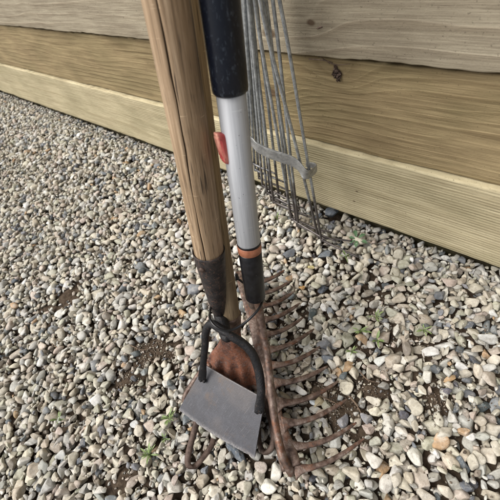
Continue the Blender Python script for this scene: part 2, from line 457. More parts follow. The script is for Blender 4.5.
def rotm(r, tilt):
    a = r.uniform(0, 2*math.pi); b = r.normal(0, tilt); c_ = r.normal(0, tilt)
    Rz = np.array([[math.cos(a), -math.sin(a), 0], [math.sin(a), math.cos(a), 0], [0, 0, 1]])
    Rx = np.array([[1, 0, 0], [0, math.cos(b), -math.sin(b)], [0, math.sin(b), math.cos(b)]])
    Ry = np.array([[math.cos(c_), 0, math.sin(c_)], [0, 1, 0], [-math.sin(c_), 0, math.cos(c_)]])
    return Rz @ Rx @ Ry
PAL = [((.53, .485, .39), .25), ((.47, .41, .325), .15), ((.46, .385, .325), .09), ((.42, .41, .375), .18), ((.40, .385, .30), .10),
       ((.60, .575, .51), .12), ((.27, .235, .19), .04), ((.095, .108, .122), .035), ((.21, .225, .24), .05), ((.44, .29, .16), .008), ((.66, .65, .61), .045)]
pw = np.array([q[1] for q in PAL]); pw /= pw.sum()
def pick(r):
    c_ = np.array(PAL[r.choice(len(PAL), p=pw)][0]); c_ = c_ * (.95, .96, .965) * (1 + r.normal(0, .10)) + r.normal(0, .0045, 3)
    return np.clip(c_, .02, .75)

H_ = soil.copy()
blocked = np.zeros((ny, nx), bool)

# individually placed stones: px, py, long, short, thick (mm), heading deg, colour, name, label
BIG = [
 (238, 452, 46, 17, 14, -38, (.075, .095, .118), 'slate_stone', 'long blue-grey slate stone poking out from under the front edge of the hoe blade'),
 (331, 210, 34, 25, 20, 10, (.12, .145, .175), 'slate_stone', 'large blue-grey slate stone at the foot of the wooden wall behind the wire tips'),
 (318, 216, 17, 13, 12, 60, (.10, .12, .15), 'slate_stone', 'small dark slate stone between the wire rake tines and the foot of the wall'),
 (289, 254, 27, 18, 14, 25, (.10, .115, .135), 'slate_stone', 'dark slate stone under the bent ends of the middle wire tines'),
 (325, 253, 30, 20, 16, 20, (.13, .155, .18), 'slate_stone', 'blue-grey slate stone just below the lowest wire rake bend'),
 (323, 288, 21, 15, 12, 30, (.075, .095, .125), 'slate_stone', 'dark blue slate stone touching the long cream pebble'),
 (331, 310, 18, 14, 11, 80, (.24, .265, .29), 'slate_stone', 'pale grey-blue slate stone in the open gravel right of the middle rake tines'),
 (328, 358, 20, 14, 11, 15, (.12, .14, .165), 'slate_stone', 'grey-blue slate stone near the tip of the fifth rake tine from the bottom'),
 (311, 278, 34, 15, 13, 44, (.56, .51, .40), 'pebble', 'longest cream pebble lying right of the black rake ferrule'),
 (310, 268, 14, 11, 9, 0, (.62, .54, .26), 'pebble', 'small yellow pebble touching the top of the long cream pebble'),
 (302, 288, 12, 9, 8, 0, (.50, .29, .10), 'pebble', 'small orange pebble at the lower end of the long cream pebble'),
 (211, 352, 1, 1, 1, 0, (.3, .3, .3), None, None),
 (146, 318, 15, 12, 10, 40, (.10, .12, .14), 'slate_stone', 'dark grey slate stone in the left gravel above the bare soil patch'),
 (144, 372, 17, 13, 10, 60, (.20, .22, .22), 'slate_stone', 'grey-green stone at the lower edge of the bare soil patch on the left'),
 (142, 183, 22, 17, 14, 60, (.062, .072, .090), 'slate_stone', 'blackish slate stone nearest the wall in the far left gravel'),
 (134, 157, 22, 17, 14, 20, (.070, .080, .095), 'slate_stone', 'blackish stone close under the timber wall on the left'),
 (185, 419, 17, 13, 11, 30, (.14, .165, .18), 'slate_stone', 'blue-grey stone half under the left corner of the hoe blade'),
 (205, 470, 15, 11, 9, 10, (.13, .145, .165), 'slate_stone', 'grey slate stone just below the left curled cultivator tine'),
 (222, 457, 25, 12, 11, 80, (.48, .45, .38), 'pebble', 'tall cream pebble left of the slate under the hoe blade'),
 (134, 424, 17, 12, 10, -25, (.62, .63, .62), 'pebble', 'white angular pebble in the left gravel beside the small green weed'),
 (313, 402, 11, 8, 6, -35, (.60, .66, .70), 'pebble', 'bluish white chip of stone between two lower rake tines'),
 (319, 401, 19, 15, 13, 70, (.50, .42, .26), 'pebble', 'yellow-beige stone standing between two lower rake tines'),
 (367, 428, 18, 14, 11, -20, (.46, .37, .32), 'pebble', 'round pinkish pebble right of the lower rake tine tips'),
 (374, 442, 17, 15, 13, 40, (.48, .48, .40), 'pebble', 'pale greenish cream stone right of the lowest rake tine tip'),
 (196, 355, 1, 1, 1, 0, (.3, .3, .3), None, None),
 (168, 375, 22, 15, 12, 30, (.52, .47, .37), 'pebble', 'cream pebble in the gravel left of the hoe arch'),
 (177, 338, 21, 14, 11, 50, (.50, .45, .38), 'pebble', 'pale angular stone left of the black hoe socket'),
]
def stone_mesh(name, base, c_, R, dims, pos, label, cat, lod=4):
    v = shape(IC[lod][0], base) * (np.array(dims) / 2); v = v @ R.T
    me = bpy.data.meshes.new(name); me.from_pydata([tuple(x) for x in v], [], IC[lod][1].tolist())
    at2 = me.color_attributes.new('stone_col', 'FLOAT_COLOR', 'POINT')
    at2.data.foreach_set('color', np.tile([*c_, 1.0], len(v)))
    me.polygons.foreach_set('use_smooth', [True] * len(me.polygons)); me.materials.append(M['stone'])
    o = bpy.data.objects.new(name, me); C.objects.link(o); o.location = pos
    return tag(o, label, cat)
HX = math.degrees(math.atan2(ray(300, 250).y - ray(250, 250).y, ray(300, 250).x - ray(250, 250).x))
for k, (px, py, L, S_, T_, hd, c_, nm, lb) in enumerate(BIG):
    if nm is None: continue
    a = math.radians(HX + hd)
    R = np.array([[math.cos(a), -math.sin(a), 0], [math.sin(a), math.cos(a), 0], [0, 0, 1.]])
    T_ = T_ / 1000; z = .0065 - T_ * .5
    p = atz(px, py, .003)
    stone_mesh(nm, np.random.default_rng(500 + k), c_, R, (L/1000, S_/1000, T_), (p.x, p.y, z), lb, 'stone')
    q = ((GXX - p.x)*math.cos(a) + (GYY - p.y)*math.sin(a))/(L/2000), (-(GXX - p.x)*math.sin(a) + (GYY - p.y)*math.cos(a))/(S_/2000)
    rr = q[0]**2 + q[1]**2
    blocked |= rr < 1.15
    H_ = np.maximum(H_, np.where(rr < 1, z + T_/2*np.sqrt(np.maximum(0, 1-rr)), -1))

trough = .024 * np.clip((gy - .352) / .03, 0, 1)
stones = []   # x,y,z, dims, R, shape index, colour
zone = None
dip = np.zeros((ny, nx))
for px, py, ra, am in ((200, 447, .030, .008), (205, 466, .018, .006), (266, 444, .016, .007), (300, 450, .022, .005), (350, 440, .03, .003), (330, 400, .05, .002), (300, 330, .05, .002)):
    p = atz(px, py, 0); dip = np.maximum(dip, am * np.exp(-(((GXX - p.x)**2 + (GYY - p.y)**2) / ra**2)**2))
def drop(n, smin, smax, tries, tilt, ztop, rej):
    for _ in range(n):
        L = min(max(rng.lognormal(math.log((smin*smax)**.5), .28), smin), smax)
        dims = np.array([L, L * rng.uniform(.50, .90), L * rng.uniform(.38, .72)])
        R = rotm(rng, tilt); a2 = (dims / 2)**2 * .90
        Q = R @ np.diag(a2) @ R.T                     # extents of the tilted ellipsoid
        ex, ey, ez = np.sqrt(np.diag(Q)) * .93
        best = None
        for t in range(tries):
            i = rng.integers(4, nx - 4); j = rng.integers(4, ny - 4)
            if rej < 0:                                   # soil crumbs and grit gather on the bare patches
                i = int((rng.uniform(zone[0], zone[1]) - GX0) / RES); j = int((rng.uniform(zone[2], zone[3]) - GY0) / RES)
                if rng.random() > patch[j, i] * .9 + .12: continue
            elif blocked[j, i] or rng.random() < patch[j, i] * rej: continue
            if best is None or H_[j, i] < best[0]: best = (H_[j, i], i, j)
        if best is None: continue
        _, i, j = best
        ri, rj = int(ex / RES) + 1, int(ey / RES) + 1
        i0, i1, j0, j1 = max(i - ri, 0), min(i + ri + 1, nx), max(j - rj, 0), min(j + rj + 1, ny)
        XX = (np.arange(i0, i1) - i) * RES; YY = (np.arange(j0, j1) - j) * RES
        q = (XX[None, :] / ex)**2 + (YY[:, None] / ey)**2
        ins = q < 1
        prof = ez * np.sqrt(np.maximum(0, 1 - q))
        h = H_[j0:j1, i0:i1]
        cand = (h + prof)[ins]
        if cand.size == 0: continue
        z = np.percentile(cand, 84)
        if z + ez > ztop - trough[j] - dip[j, i]: continue
        if gy[j] + ey > .411: continue
        H_[j0:j1, i0:i1] = np.where(ins, np.maximum(h, z + prof), h)
        stones.append((gx[i], gy[j], z, dims, R, rng.integers(NS), (np.array((.105, .078, .055)) * rng.uniform(.4, 1.7) if (rej < 0 and rng.random() < .75) else pick(rng)), i0, i1, j0, j1, ez))
area = (GX1 - GX0) * (GY1 - GY0)
drop(int(area * 3400), .014, .029, 3, .28, .009, .9)
drop(int(area * 4900), .0115, .025, 4, .38, .011, .93)
drop(int(area * 4500), .011, .023, 7, .45, .011, .93)
drop(int(area * 4500), .007, .015, 6, .5, .010, .78)
drop(int(area * 4000), .004, .009, 4, .6, .008, .3)
GRIT = len(stones)
zone = (-.62, .10, -.16, .30)
drop(16000, .0018, .0048, 2, .6, .006, -1)
print('stones', len(stones))
stones = [q for q in stones if (H_[q[9]:q[10], q[7]:q[8]].min() < q[2] + q[11] * .55)]
print('seen', len(stones))
Vs, Fs, Cs = [], [], []; off = 0
for (x, y, z, dims, R, k, c_, *_r) in stones:
    rel = RM.transposed() @ (Vector((x, y, z)) - CAM)
    d = -rel.z
    lod = 3 if (d < .62 and abs(rel.x / d) < .75 and abs(rel.y / d) < .75 and dims[0] > .009) else 2
    if dims[0] < .0045: lod = 1
    v = (SH[lod][k] * (dims / 2)) @ R.T + (x, y, z)
    Vs.append(v); Fs.append(IC[lod][1] + off); off += len(v)
    Cs.append(np.tile([*c_, 1.0], (len(v), 1)))
Vs = np.vstack(Vs).astype(np.float32); Fs = np.vstack(Fs).astype(np.int32); Cs = np.vstack(Cs).astype(np.float32)
me = bpy.data.meshes.new('gravel')
me.vertices.add(len(Vs)); me.vertices.foreach_set('co', Vs.ravel())
me.loops.add(Fs.size); me.loops.foreach_set('vertex_index', Fs.ravel())
me.polygons.add(len(Fs)); me.polygons.foreach_set('loop_start', np.arange(0, Fs.size, 3, dtype=np.int32))
me.polygons.foreach_set('use_smooth', np.ones(len(Fs), bool))
me.update(calc_edges=True)
ca_ = me.color_attributes.new('stone_col', 'FLOAT_COLOR', 'POINT'); ca_.data.foreach_set('color', Cs.ravel())
me.materials.append(M['stone'])
go = bpy.data.objects.new('gravel', me); C.objects.link(go)
tag(go, 'mixed cream, pink and grey gravel chips spread over brown soil', 'gravel', kind='stuff')

# ------------------------------------------------------------------ timber wall
WY = .387
wall = thing('retaining_wall', 'weathered wall of stacked horizontal timber boards behind the garden tools', 'wall', (BX, WY, 0))
WX0, WX1 = -3.4, 1.4
def board(z0, z1, yf, thick, mat, seed, name='board', ch=.0028):
    r = np.random.default_rng(seed)
    prof = [(thick, 0), (ch*1.2, 0)] + [(ch*(1-math.sin(t))*1.0, ch*(1-math.cos(t))) for t in np.linspace(.2, math.pi/2, 5)]
    up = [(a, (z1 - z0) - b) for a, b in prof[::-1]]
    n_mid = 22
    mid = [(0, ch + (z1 - z0 - 2*ch) * k / n_mid) for k in range(1, n_mid)]
    P = np.array(prof + mid + up)
    xs = np.arange(WX0, WX1 + .001, .006); K = len(P)
    wz0 = spline(r.normal(0, .0004, (len(xs)//8 + 3, 1)), 8)[:len(xs), 0]
    wz1 = spline(r.normal(0, .0005, (len(xs)//8 + 3, 1)), 8)[:len(xs), 0]
    chip = spline(r.normal(0, .0007, (len(xs)//2 + 3, 1)), 2)[:len(xs), 0]
    wy = spline(r.normal(0, .0007, (len(xs)//12 + 3, 1)), 12)[:len(xs), 0]
    cup = r.uniform(-.0015, .0015)
    V = np.zeros((len(xs), K, 3))
    t = P[:, 1] / (z1 - z0)
    V[:, :, 0] = xs[:, None]
    V[:, :, 1] = yf + P[None, :, 0] + wy[:, None] + cup * (4 * t * (1 - t))[None, :]
    V[:, :, 2] = z0 + P[None, :, 1] + wz0[:, None] * (1 - t)[None, :] + wz1[:, None] * t[None, :] + chip[:, None] * (t > .93)[None, :] - .6*chip[:, None] * (t < .07)[None, :]
    V = V.reshape(-1, 3)
    f = []
    for i in range(len(xs) - 1):
        for k in range(K - 1):
            a = i*K + k; f.append((a, a + K, a + K + 1, a + 1))
        f.append((i*K + K - 1, (i+1)*K + K - 1, (i+1)*K, i*K))
    f.append(tuple(range(K))); f.append(tuple((len(xs)-1)*K + k for k in range(K))[::-1])
    o = bpy.data.objects.new(name, bpy.data.meshes.new(name)); C.objects.link(o)
    org = Vector((BX, yf, z0)); o.parent = wall; o.location = MW[wall.name].inverted() @ org
    MW[o.name] = Matrix.Translation(org)
    o.data.from_pydata([tuple(q) for q in (V - np.array(org))], [], f); o.data.materials.append(mat)
    o.data.polygons.foreach_set('use_smooth', [True] * len(o.data.polygons))
    o.data.update(); return o
# the wall's boards carry each their own grain
board(.016, .1605, WY - .001, .05, M['board_low'], 1)['label'] = 'lowest board of yellow ribbed treated timber'
bm_ = board(.1625, .3020, WY + .006, .045, M['board_mid'], 2); bm_['label'] = 'olive brown board with a bark knot'
board(.3095, .452, WY - .004, .05, M['board_top'], 3)['label'] = 'grey weathered board above the dark gap'
for k in range(4):
    z = .4545 + k * .1465
    board(z, z + .1435, WY + (.004, 0, .005, .001)[k], .05, (M['board_mid'], M['board_low'], M['board_top'], M['board_mid'])[k], 10 + k)
board(-.12, .014, WY + .032, .04, M['board_dark'], 20, 'base_board')
for x in np.arange(WX0 + .3, WX1, .9):
    v, f = sweep([(x, WY + .105, -.3), (x, WY + .105, 1.0)], [(.05, .05)]*2, 8, 1, flat=(1, 0, 0), sq=8)
    obj('post', v, f, M['board_dark'], wall, False)
# bark knot sticking out of the middle board
kp = np.array([KN + BX, WY + .004, .2835])
v = shape(IC[4][0], np.random.default_rng(31)) * (.0070, .0048, .0118)
rk = np.random.default_rng(4); v += .0011 * np.sin(v[:, [2, 0, 1]] * 1500 + 1) + .0006*rk.normal(size=v.shape)
obj('knot', v + kp, IC[4][1].tolist(), M['knot'], bm_)
v = shape(IC[3][0], np.random.default_rng(33)) * (.0062, .003, .0020)
kp2 = at(321, 27, .0); r_ = ray(321, 27); kp2 = CAM + r_ * ((WY - .004) / r_.y)
tb = [o for o in wall.children if o.get('label', '').startswith('grey weathered')][0]
obj('knot', v + np.array(kp2), IC[3][1].tolist(), M['knot'], tb)

# needles and twigs caught in the gap
def on_wall(px, py, y): r = ray(px, py); return CAM + r * (y / r.y)
def twig(pts, r0, label, mat='twig', group=None, cat='twig'):
    v, f = sweep(pts, [r0 * (1 - .5 * i / (len(pts)-1)) for i in range(len(pts))], 7, 5, wob=.12)
    return tag(obj('twig', v, f, M[mat], loc=pts[0]), label, cat, group)
twig([on_wall(309, 59, WY - .002), on_wall(322, 60, WY - .003), on_wall(333, 62.5, WY + .002)], .0009, 'thin dark twig caught in the gap above the bark knot')
twig([on_wall(323, 59, WY + .001), on_wall(335, 64.5, WY - .001), on_wall(350, 64, WY + .001)], .0008, 'thin bent twig caught in the gap right of the bark knot')
twig([on_wall(318, 55, WY - .004), on_wall(325, 60, WY + .002), on_wall(330, 64, WY + .003)], .0006, 'short steep needle hanging across the gap left of the bark knot')

# ------------------------------------------------------------------ push hoe
h0, h1 = at(221, 322, .472), at(208.5, 250, .424)
htop = at(164, 0, .264)
ax = (htop - h1).normalized()
hb = h1 - ax * .112                                        # lower end of the socket
hoe = thing('push_hoe', 'push hoe with thick cracked wooden handle, black socket and grey blade', 'hoe', hb, ax)
def cracked_shaft(p0, p1, r0, r1, crack_side, segs=192, rings=260, seed=3, crack=True, length_crack=(0, 1)):
    r = np.random.default_rng(seed); p0 = np.array(p0); p1 = np.array(p1)
    T = p1 - p0; Ln = np.linalg.norm(T); T /= Ln
    c_ = np.array(crack_side); c_ = c_ - T * (c_ @ T); c_ /= np.linalg.norm(c_); d = np.cross(T, c_)
    wv = spline(r.normal(0, .022, (16, 1)), 20)[:, 0]; fw = spline(r.normal(0, .012, (90, 1)), 4)[:, 0]
    bend = spline(r.normal(0, .0007, (8, 2)), 40)
    ov = spline(r.normal(0, .006, (14, 1)), 20)[:, 0]
    ang = np.arange(segs) * 2 * math.pi / segs
    if crack: ang = np.concatenate([np.linspace(-.25, .25, 101), np.linspace(.25, 2*math.pi - .25, segs)[1:-1]]); segs = len(ang)
    V = np.zeros((rings, segs, 3)); att = np.zeros((rings, segs))
    for i in range(rings):
        t = i / (rings - 1)
        ca = np.interp(t, np.linspace(0, 1, len(wv)), wv) + np.interp(t, np.linspace(0, 1, len(fw)), fw)
        rad = (r0 + (r1 - r0) * t) * (1 + np.interp(t, np.linspace(0, 1, len(ov)), ov))
        dd = (ang - ca + math.pi) % (2*math.pi) - math.pi
        rr = rad * (1 + .006 * np.cos(2*ang + 1) + .003*np.cos(5*ang + 3*t))
        wc = .017 + .009 * math.sin(t * 61 + 1) * math.sin(t * 23)
        if crack: rr = rr - .0034 * np.exp(-(dd / wc)**2) - .0005*np.exp(-(dd/.09)**2); att[i] = np.exp(-(dd / (wc * 1.7))**4)
        bx = np.interp(t, np.linspace(0, 1, len(bend)), bend[:, 0]); by = np.interp(t, np.linspace(0, 1, len(bend)), bend[:, 1])
        V[i] = p0 + T * Ln * t + bx * c_ + by * d + rr[:, None] * (np.cos(ang)[:, None] * c_ + np.sin(ang)[:, None] * d)
    f = []
    for i in range(rings - 1):
        for k in range(segs):
            l = (k + 1) % segs; f.append((i*segs + k, i*segs + l, (i+1)*segs + l, (i+1)*segs + k))
    f.append(tuple(range(segs))[::-1]); f.append(tuple((rings-1)*segs + k for k in range(segs)))
    cracked_shaft.att = att.ravel()
    return list(V.reshape(-1, 3)), f
mid = h1 + ax * .12
cv = (CAM - mid); cv = (cv - ax * cv.dot(ax)).normalized(); lv = ax.cross(cv) * 1.0
camleft = RM @ Vector((-1, 0, 0))
if lv.dot(camleft) < 0: lv = -lv
cside = cv * .93 + lv * .36
v, f = cracked_shaft(h1 - ax * .006, h1 + ax * 1.22, .0165, .0180, cside, rings=520)
hh = obj('handle', v, f, M['ash'], hoe)
hh.data.attributes.new('crack', 'FLOAT', 'POINT').data.foreach_set('value', cracked_shaft.att)
# socket, open seam, slightly bigger than the wood
v, f = lathe(hb, h1, [(0, .0080), (.006, .0098), (.03, .0118), (.06, .0145), (.09, .0168), (.108, .0181), (.1122, .0184), (.1126, .0180), (.1120, .0172), (.108, .0170)], 64)
sk = obj('socket', v, f, M['socket'], hoe)
rp = h1 - ax * .015; cvr = (CAM - rp); cvr = (cvr - ax*cvr.dot(ax)).normalized()
dr = (cvr * .78 + lv * .62).normalized()
v, f = lathe(rp + dr * .0166, rp + dr * .03, [(0, .0032), (.0022, .0032), (.0032, .0022), (.0036, .0006)], 20)
obj('rivet', v, f, M['dark_iron'], sk)
# yoke
yk = [(at(202, 380, .532), (.0052, .0016)), (at(202.6, 373, .527), (.0056, .0022)), (at(203.3, 363, .519), (.0046, .0038)), (at(205, 346, .506), .0050), (at(206, 331, .494), .0052), (at(211, 324, .486), .0053), (at(219, 328, .478), .0055),
      (at(229, 335, .476), .0057), (at(241, 342, .478), .0057), (at(252, 353, .480), .0057), (at(258.5, 370, .485), .0057), (at(261, 388, .487), .0055), (at(260.5, 398, .488), (.0054, .0042)), (at(260, 405, .489), (.0066, .0024)), (at(259, 413, .490), (.0062, .0016))]
cr = RM @ Vector((1, 0, 0))
v, f = sweep([p for p, r in yk], [r for p, r in yk], 20, 8, flat=tuple(cr), wob=.015)
obj('yoke', v, f, M['black_steel'], hoe)
v, f = sweep([hb + ax * .01, hb - ax * .004, at(226, 335, .480), at(229, 337, .474)], [.0092, .0086, .0078, .0050], 20, 5)
obj('neck', v, f, M['black_steel'], hoe)
for (a1, a2) in ((at(199.5, 380, .533), at(206, 381, .533)), (at(255.5, 412.5, .492), at(262.5, 411, .490))):
    nrm0 = Vector((0, 0, 1)); pts_ = [a1.lerp(a2, q) for q in (0, .25, .5, .75, 1)]
    v, f = sweep(pts_, [.0018, .0028, .0022, .0030, .0018], 12, 5, wob=.12, seed=9); obj('weld', v, f, M['black_steel'], hoe)
# blade: curved plate with thickness
BL, BR, TL, TR = atz(178.5, 410, .022), atz(254.5, 458, .022), atz(205, 365, .060), atz(265, 399, .060)
nu, nv = 60, 40
V = []; E_ = []
top = np.zeros((nv + 1, nu + 1, 3)); nrm = np.cross(np.array(BR - BL), np.array(TL - BL)); nrm /= np.linalg.norm(nrm)
if nrm[2] < 0: nrm = -nrm
re = np.random.default_rng(8)
jag = spline(re.normal(0, .00022, (nu//2 + 3, 1)), 2)[:nu + 1, 0]
for j in range(nv + 1):
    t = j / nv
    L_ = np.array(BL.lerp(TL, t)); R_ = np.array(BR.lerp(TR, t))
    for i in range(nu + 1):
        s_ = i / nu
        p = L_ + (R_ - L_) * s_
        p = p + nrm * (.0022 * math.sin(math.pi * s_) * (1 - .3*t) + .0012 * math.sin(math.pi * t))
        fw = np.array(BL - TL); fw /= np.linalg.norm(fw)
        p = p + fw * (jag[i] + .002*math.sin(math.pi*s_)) * (1 - t)**6
        top[j, i] = p
bot = top - nrm * .0022; bot[0] = top[0] - nrm * .0006
V = np.vstack([top.reshape(-1, 3), bot.reshape(-1, 3)]); W_ = nu + 1; O = W_ * (nv + 1)
f = []
for j in range(nv):
    for i in range(nu):
        a = j*W_ + i; f += [(a, a+1, a+1+W_, a+W_), (O+a, O+a+W_, O+a+W_+1, O+a+1)]
for i in range(nu):
    f += [(i, O+i, O+i+1, i+1), (nv*W_+i, nv*W_+i+1, O+nv*W_+i+1, O+nv*W_+i)]
for j in range(nv):
    f += [(j*W_, (j+1)*W_, O+(j+1)*W_, O+j*W_), (j*W_+nu, O+j*W_+nu, O+(j+1)*W_+nu, (j+1)*W_+nu)]
bl = obj('blade', list(V), f, M['blade'], hoe, smooth=False)
ea = bl.data.attributes.new('edge', 'FLOAT', 'POINT')
ev = [max(0, 1 - (j / nv) / .055)**.6 if j < nv * .055 else (.8 if j == nv else 0.0) for j in range(nv + 1) for i in range(nu + 1)]
ea.data.foreach_set('value', ev + ev)

# ------------------------------------------------------------------ cultivator behind the hoe
c0 = at(230, 322, .516); c1 = at(180.5, 0, .322)
cax = (c1 - c0).normalized(); cb = c0 - cax * .012
cul = thing('hand_cultivator', 'old cultivator with rusty orange ribbed head and curled tines, behind the hoe', 'cultivator', cb, cax)
v, f = cracked_shaft(c0 - cax * .005, c0 + cax * 1.30, .0142, .0150, cside, segs=64, rings=120, seed=12, crack=False)
obj('handle', v, f, M['ash2'], cul)
v, f = lathe(c0 - cax * .016, c1, [(0, .0135), (.010, .0146), (.026, .0160), (.030, .0163), (.0305, .0150)], 48)
obj('ferrule', v, f, M['rake_iron'], cul)
# flared head as a thick sheet with four ridges
hc0 = c0 - cax * .012; hc1 = at(231, 392, .565)
fr = (at(260, 396, .562) - at(205, 372, .572)).normalized()
fd = (hc1 - hc0); fl = fd.length; fdn = fd.normalized(); fn = fdn.cross(fr).normalized()
if fn.dot(CAM - hc0) < 0: fn = -fn
fr = fn.cross(fdn).normalized()
if fr.dot(camleft) > 0: fr = -fr
nu, nv = 72, 40; V = []
for side in (1, -1):
    for j in range(nv + 1):
        t = j / nv
        hw = .0125 + (.0400 - .0125) * (1 / (1 + math.exp(-(t - .42) * 9)) - .022)
        th = .0125 * (1 - t)**1.2 + .0050
        for i in range(nu + 1):
            s_ = i / nu * 2 - 1
            rg = min(1, max(0, (t - .30) / .40)); rg = rg*rg*(3 - 2*rg)
            hump = .0062 * rg * (.5 + .5 * math.cos(s_ * math.pi * 3.6))
            z_ = side * th * math.sqrt(max(0, 1 - abs(s_)**2.6)) + hump - .004*rg
            p = hc0 + fd * (t * (1 - .16 * abs(s_)**2 * (t > 0))) + fr * (hw * s_) + fn * z_
            V.append(p)
W_ = nu + 1; O = W_ * (nv + 1); f = []
for j in range(nv):
    for i in range(nu):
        a = j*W_ + i; f += [(a, a+W_, a+W_+1, a+1), (O+a, O+a+1, O+a+1+W_, O+a+W_)]
for i in range(nu):
    f += [(i, i+1, O+i+1, O+i), (nv*W_+i, O+nv*W_+i, O+nv*W_+i+1, nv*W_+i+1)]
obj('head', V, f, M['rust_orange'], cul)
def tine(par, pts, rad, mat, name='tine', flat=None, segs=14, n=7, sq=2.0, wob=.03, seed=1):
    v, f = sweep(pts, rad, segs, n, flat=flat, wob=wob, seed=seed, sq=sq); return obj(name, v, f, M[mat], par)
tine(cul, [at(211, 364, .556), at(202, 371, .560), at(191, 386, .562), at(184.5, 399, .561), at(190, 412, .556), at(204, 424, .556), at(214, 432, .552)],
     [.0050, .0046, .0042, .0038, .0036, .0034, .0024], 'rake_iron')
tine(cul, [at(221, 382, .566), at(208, 398, .560), at(199.5, 414, .545), at(194.5, 430, .532), at(190, 447, .523), at(187.8, 459, .518), at(189, 466, .517), at(196, 465.5, .520), at(204.5, 456, .525), at(211, 446, .532), at(213.5, 437, .540), at(213, 430, .545)],
     [(.0052, .004)] * 3 + [(.0044, .0030)] * 3 + [(.0040, .0030)] * 3 + [(.0038, .0026)] * 2 + [(.003, .002)], 'dark_iron', flat=tuple(cr))
tine(cul, [at(239, 388, .563), at(240, 405, .566), at(240, 425, .562), at(243, 440, .548), at(241, 446, .55)], [.005, .0045, .004, .0036, .0028], 'dark_iron')
tine(cul, [at(252, 384, .556), at(262, 393, .545), at(268, 410, .527), at(272.5, 427, .510), at(273.5, 440, .503), at(270.5, 449, .501), at(265, 452.5, .502), at(260.5, 447, .507), at(259, 437, .514), at(259.5, 428, .520)],
     [.0050, .0046, (.0042, .0034), (.0042, .0032), (.0040, .0032), (.0038, .003), (.0038, .003), (.0036, .0028), (.003, .0024), (.002, .002)], 'dark_iron', flat=tuple(cr))

# ------------------------------------------------------------------ bow rake on the silver pole
s0 = at(248.8, 242, .405); s1 = at(219.5, 0, .268)
sax = (s1 - s0).normalized()
fb = s0 - sax * .086
rk = thing('garden_rake', 'garden rake with silver telescopic shaft, black grip and long row of curved brown tines', 'rake', fb, sax)
# where the grip ends
import mathutils
def t_at_row(p, axv, py):
    lo, hi = -1, 1
    for _ in range(50):
        m = (lo + hi) / 2; q = RM.transposed() @ (p + axv * m - CAM); row = 250 - q.y / -q.z * F
        if row > py: lo = m
        else: hi = m
    return m
tg = t_at_row(s0, sax, 93)
tr = t_at_row(s0, sax, 144)
v, f = lathe(s0, s1, [(-.004, .0118), (0, .0124), (tg + .02, .0124)], 64); obj('shaft', v, f, M['alu'], rk)
v, f = lathe(s0, s1, [(tg, .0130), (tg + .0015, .0144), (tg + .004, .0149), (tg + .02, .0150), (tg + .5, .0152), (tg + .95, .0152), (tg + .955, .0130)], 64); obj('grip', v, f, M['grip'], rk)
v, f = lathe(s0, s1, [(-.0125, .0122), (-.0118, .0130), (-.003, .0131), (-.0022, .0125)], 64); obj('collar', v, f, M['copper'], rk)
v, f = lathe(s0, s1, [(-.0022, .0128), (.0002, .0129), (.0006, .0124)], 64); obj('seal', v, f, M['plastic'], rk)
v, f = lathe(fb, s0, [(0, .0095), (.0015, .0115), (.003, .0121), (.03, .0124), (.0725, .0128), (.0738, .0120)], 64); obj('ferrule', v, f, M['plastic'], rk)
# red release button on the left side of the tube
bp = s0 + sax * tr; cvb = (CAM - bp); cvb = (cvb - sax*cvb.dot(sax)).normalized(); lb = sax.cross(cvb)
if lb.dot(camleft) < 0: lb = -lb
bd = (lb * .93 + cvb * .42).normalized(); bt = sax.cross(bd).normalized()
import bmesh
def rounded(cuts):
    V, Fq = IC[4]
    p = np.sign(V) * np.abs(V)**.30; return p / np.abs(p).max(0), Fq
p, Fq = rounded(0)
V = []; WN = []
for x in p:
    zz = x[0] * .0145 + x[2] * .0016; out = x[2] * .0040 * (1 + .22 * x[0]); tt = x[1] * .0042
    if x[2] > .3 and abs(x[0]) < .8: out += .0005 * math.sin(zz * 1900)
    V.append(bp + sax * zz + bd * (.0138 + out + .0012*x[0]) + bt * tt); WN.append(max(0, min(1, 1.6 - abs(x[2] - 1) * 3 + (x[0] - .2) - abs(x[1]) * .6)) if x[0] > -.2 else max(0, abs(x[1]) - .8) * 2.5)
rb_ = obj('release_button', V, Fq.tolist(), M['red'], rk); rb_.data.attributes.new('worn', 'FLOAT', 'POINT').data.foreach_set('value', WN)
# bow and head
zb = .030
HEAD = [(238.5, 272), (243, 288), (251, 312), (259, 345), (267.5, 381), (277, 418), (284.5, 445), (291.5, 468)]
hp = [atz(x, y, .034 + .004 * math.sin(i)) for i, (x, y) in enumerate(HEAD)]
hdir = (hp[-1] - hp[0]).normalized(); hperp = hdir.cross(Vector((0, 0, 1))).normalized()
if hperp.dot(camleft) > 0: hperp = -hperp
v, f = sweep(hp, [(.0060, .0028), (.0074, .0030), (.0080, .0030), (.0084, .0030), (.0084, .0032), (.0086, .0034), (.0120, .0036), (.0125, .0036)], 28, 8, flat=tuple(hperp), sq=3.2, wob=.02, seed=5)
obj('head_bar', v, f, M['rake_iron'], rk)
bow = [(fb + sax * .006, .0052), (at(259.5, 310, .477), .0052), (at(262.5, 330, .487), .0052), (at(267, 355, .488), .0050), (at(270, 380, .482), .0050), (at(273, 408, .473), .0050),
       (at(277.5, 435, .463), .0049), (at(283, 457, .456), .0053), (at(289.5, 469, .456), .0057), (at(291, 474, .458), .0043)]
v, f = sweep([q for q, r in bow], [r for q, r in bow], 20, 8, wob=.02, seed=3); obj('bow_arm', v, f, M['rake_iron'], rk)
fbow = [(fb + sax * .010, .0045), (at(253, 306, .505), .0042), (at(249, 300, .55), .004), (at(244, 290, .60), .004), (atz(241, 278, .037), .004)]
v, f = sweep([q for q, r in fbow], [r for q, r in fbow], 16, 8, wob=.02, seed=4); obj('bow_arm', v, f, M['rake_iron'], rk)
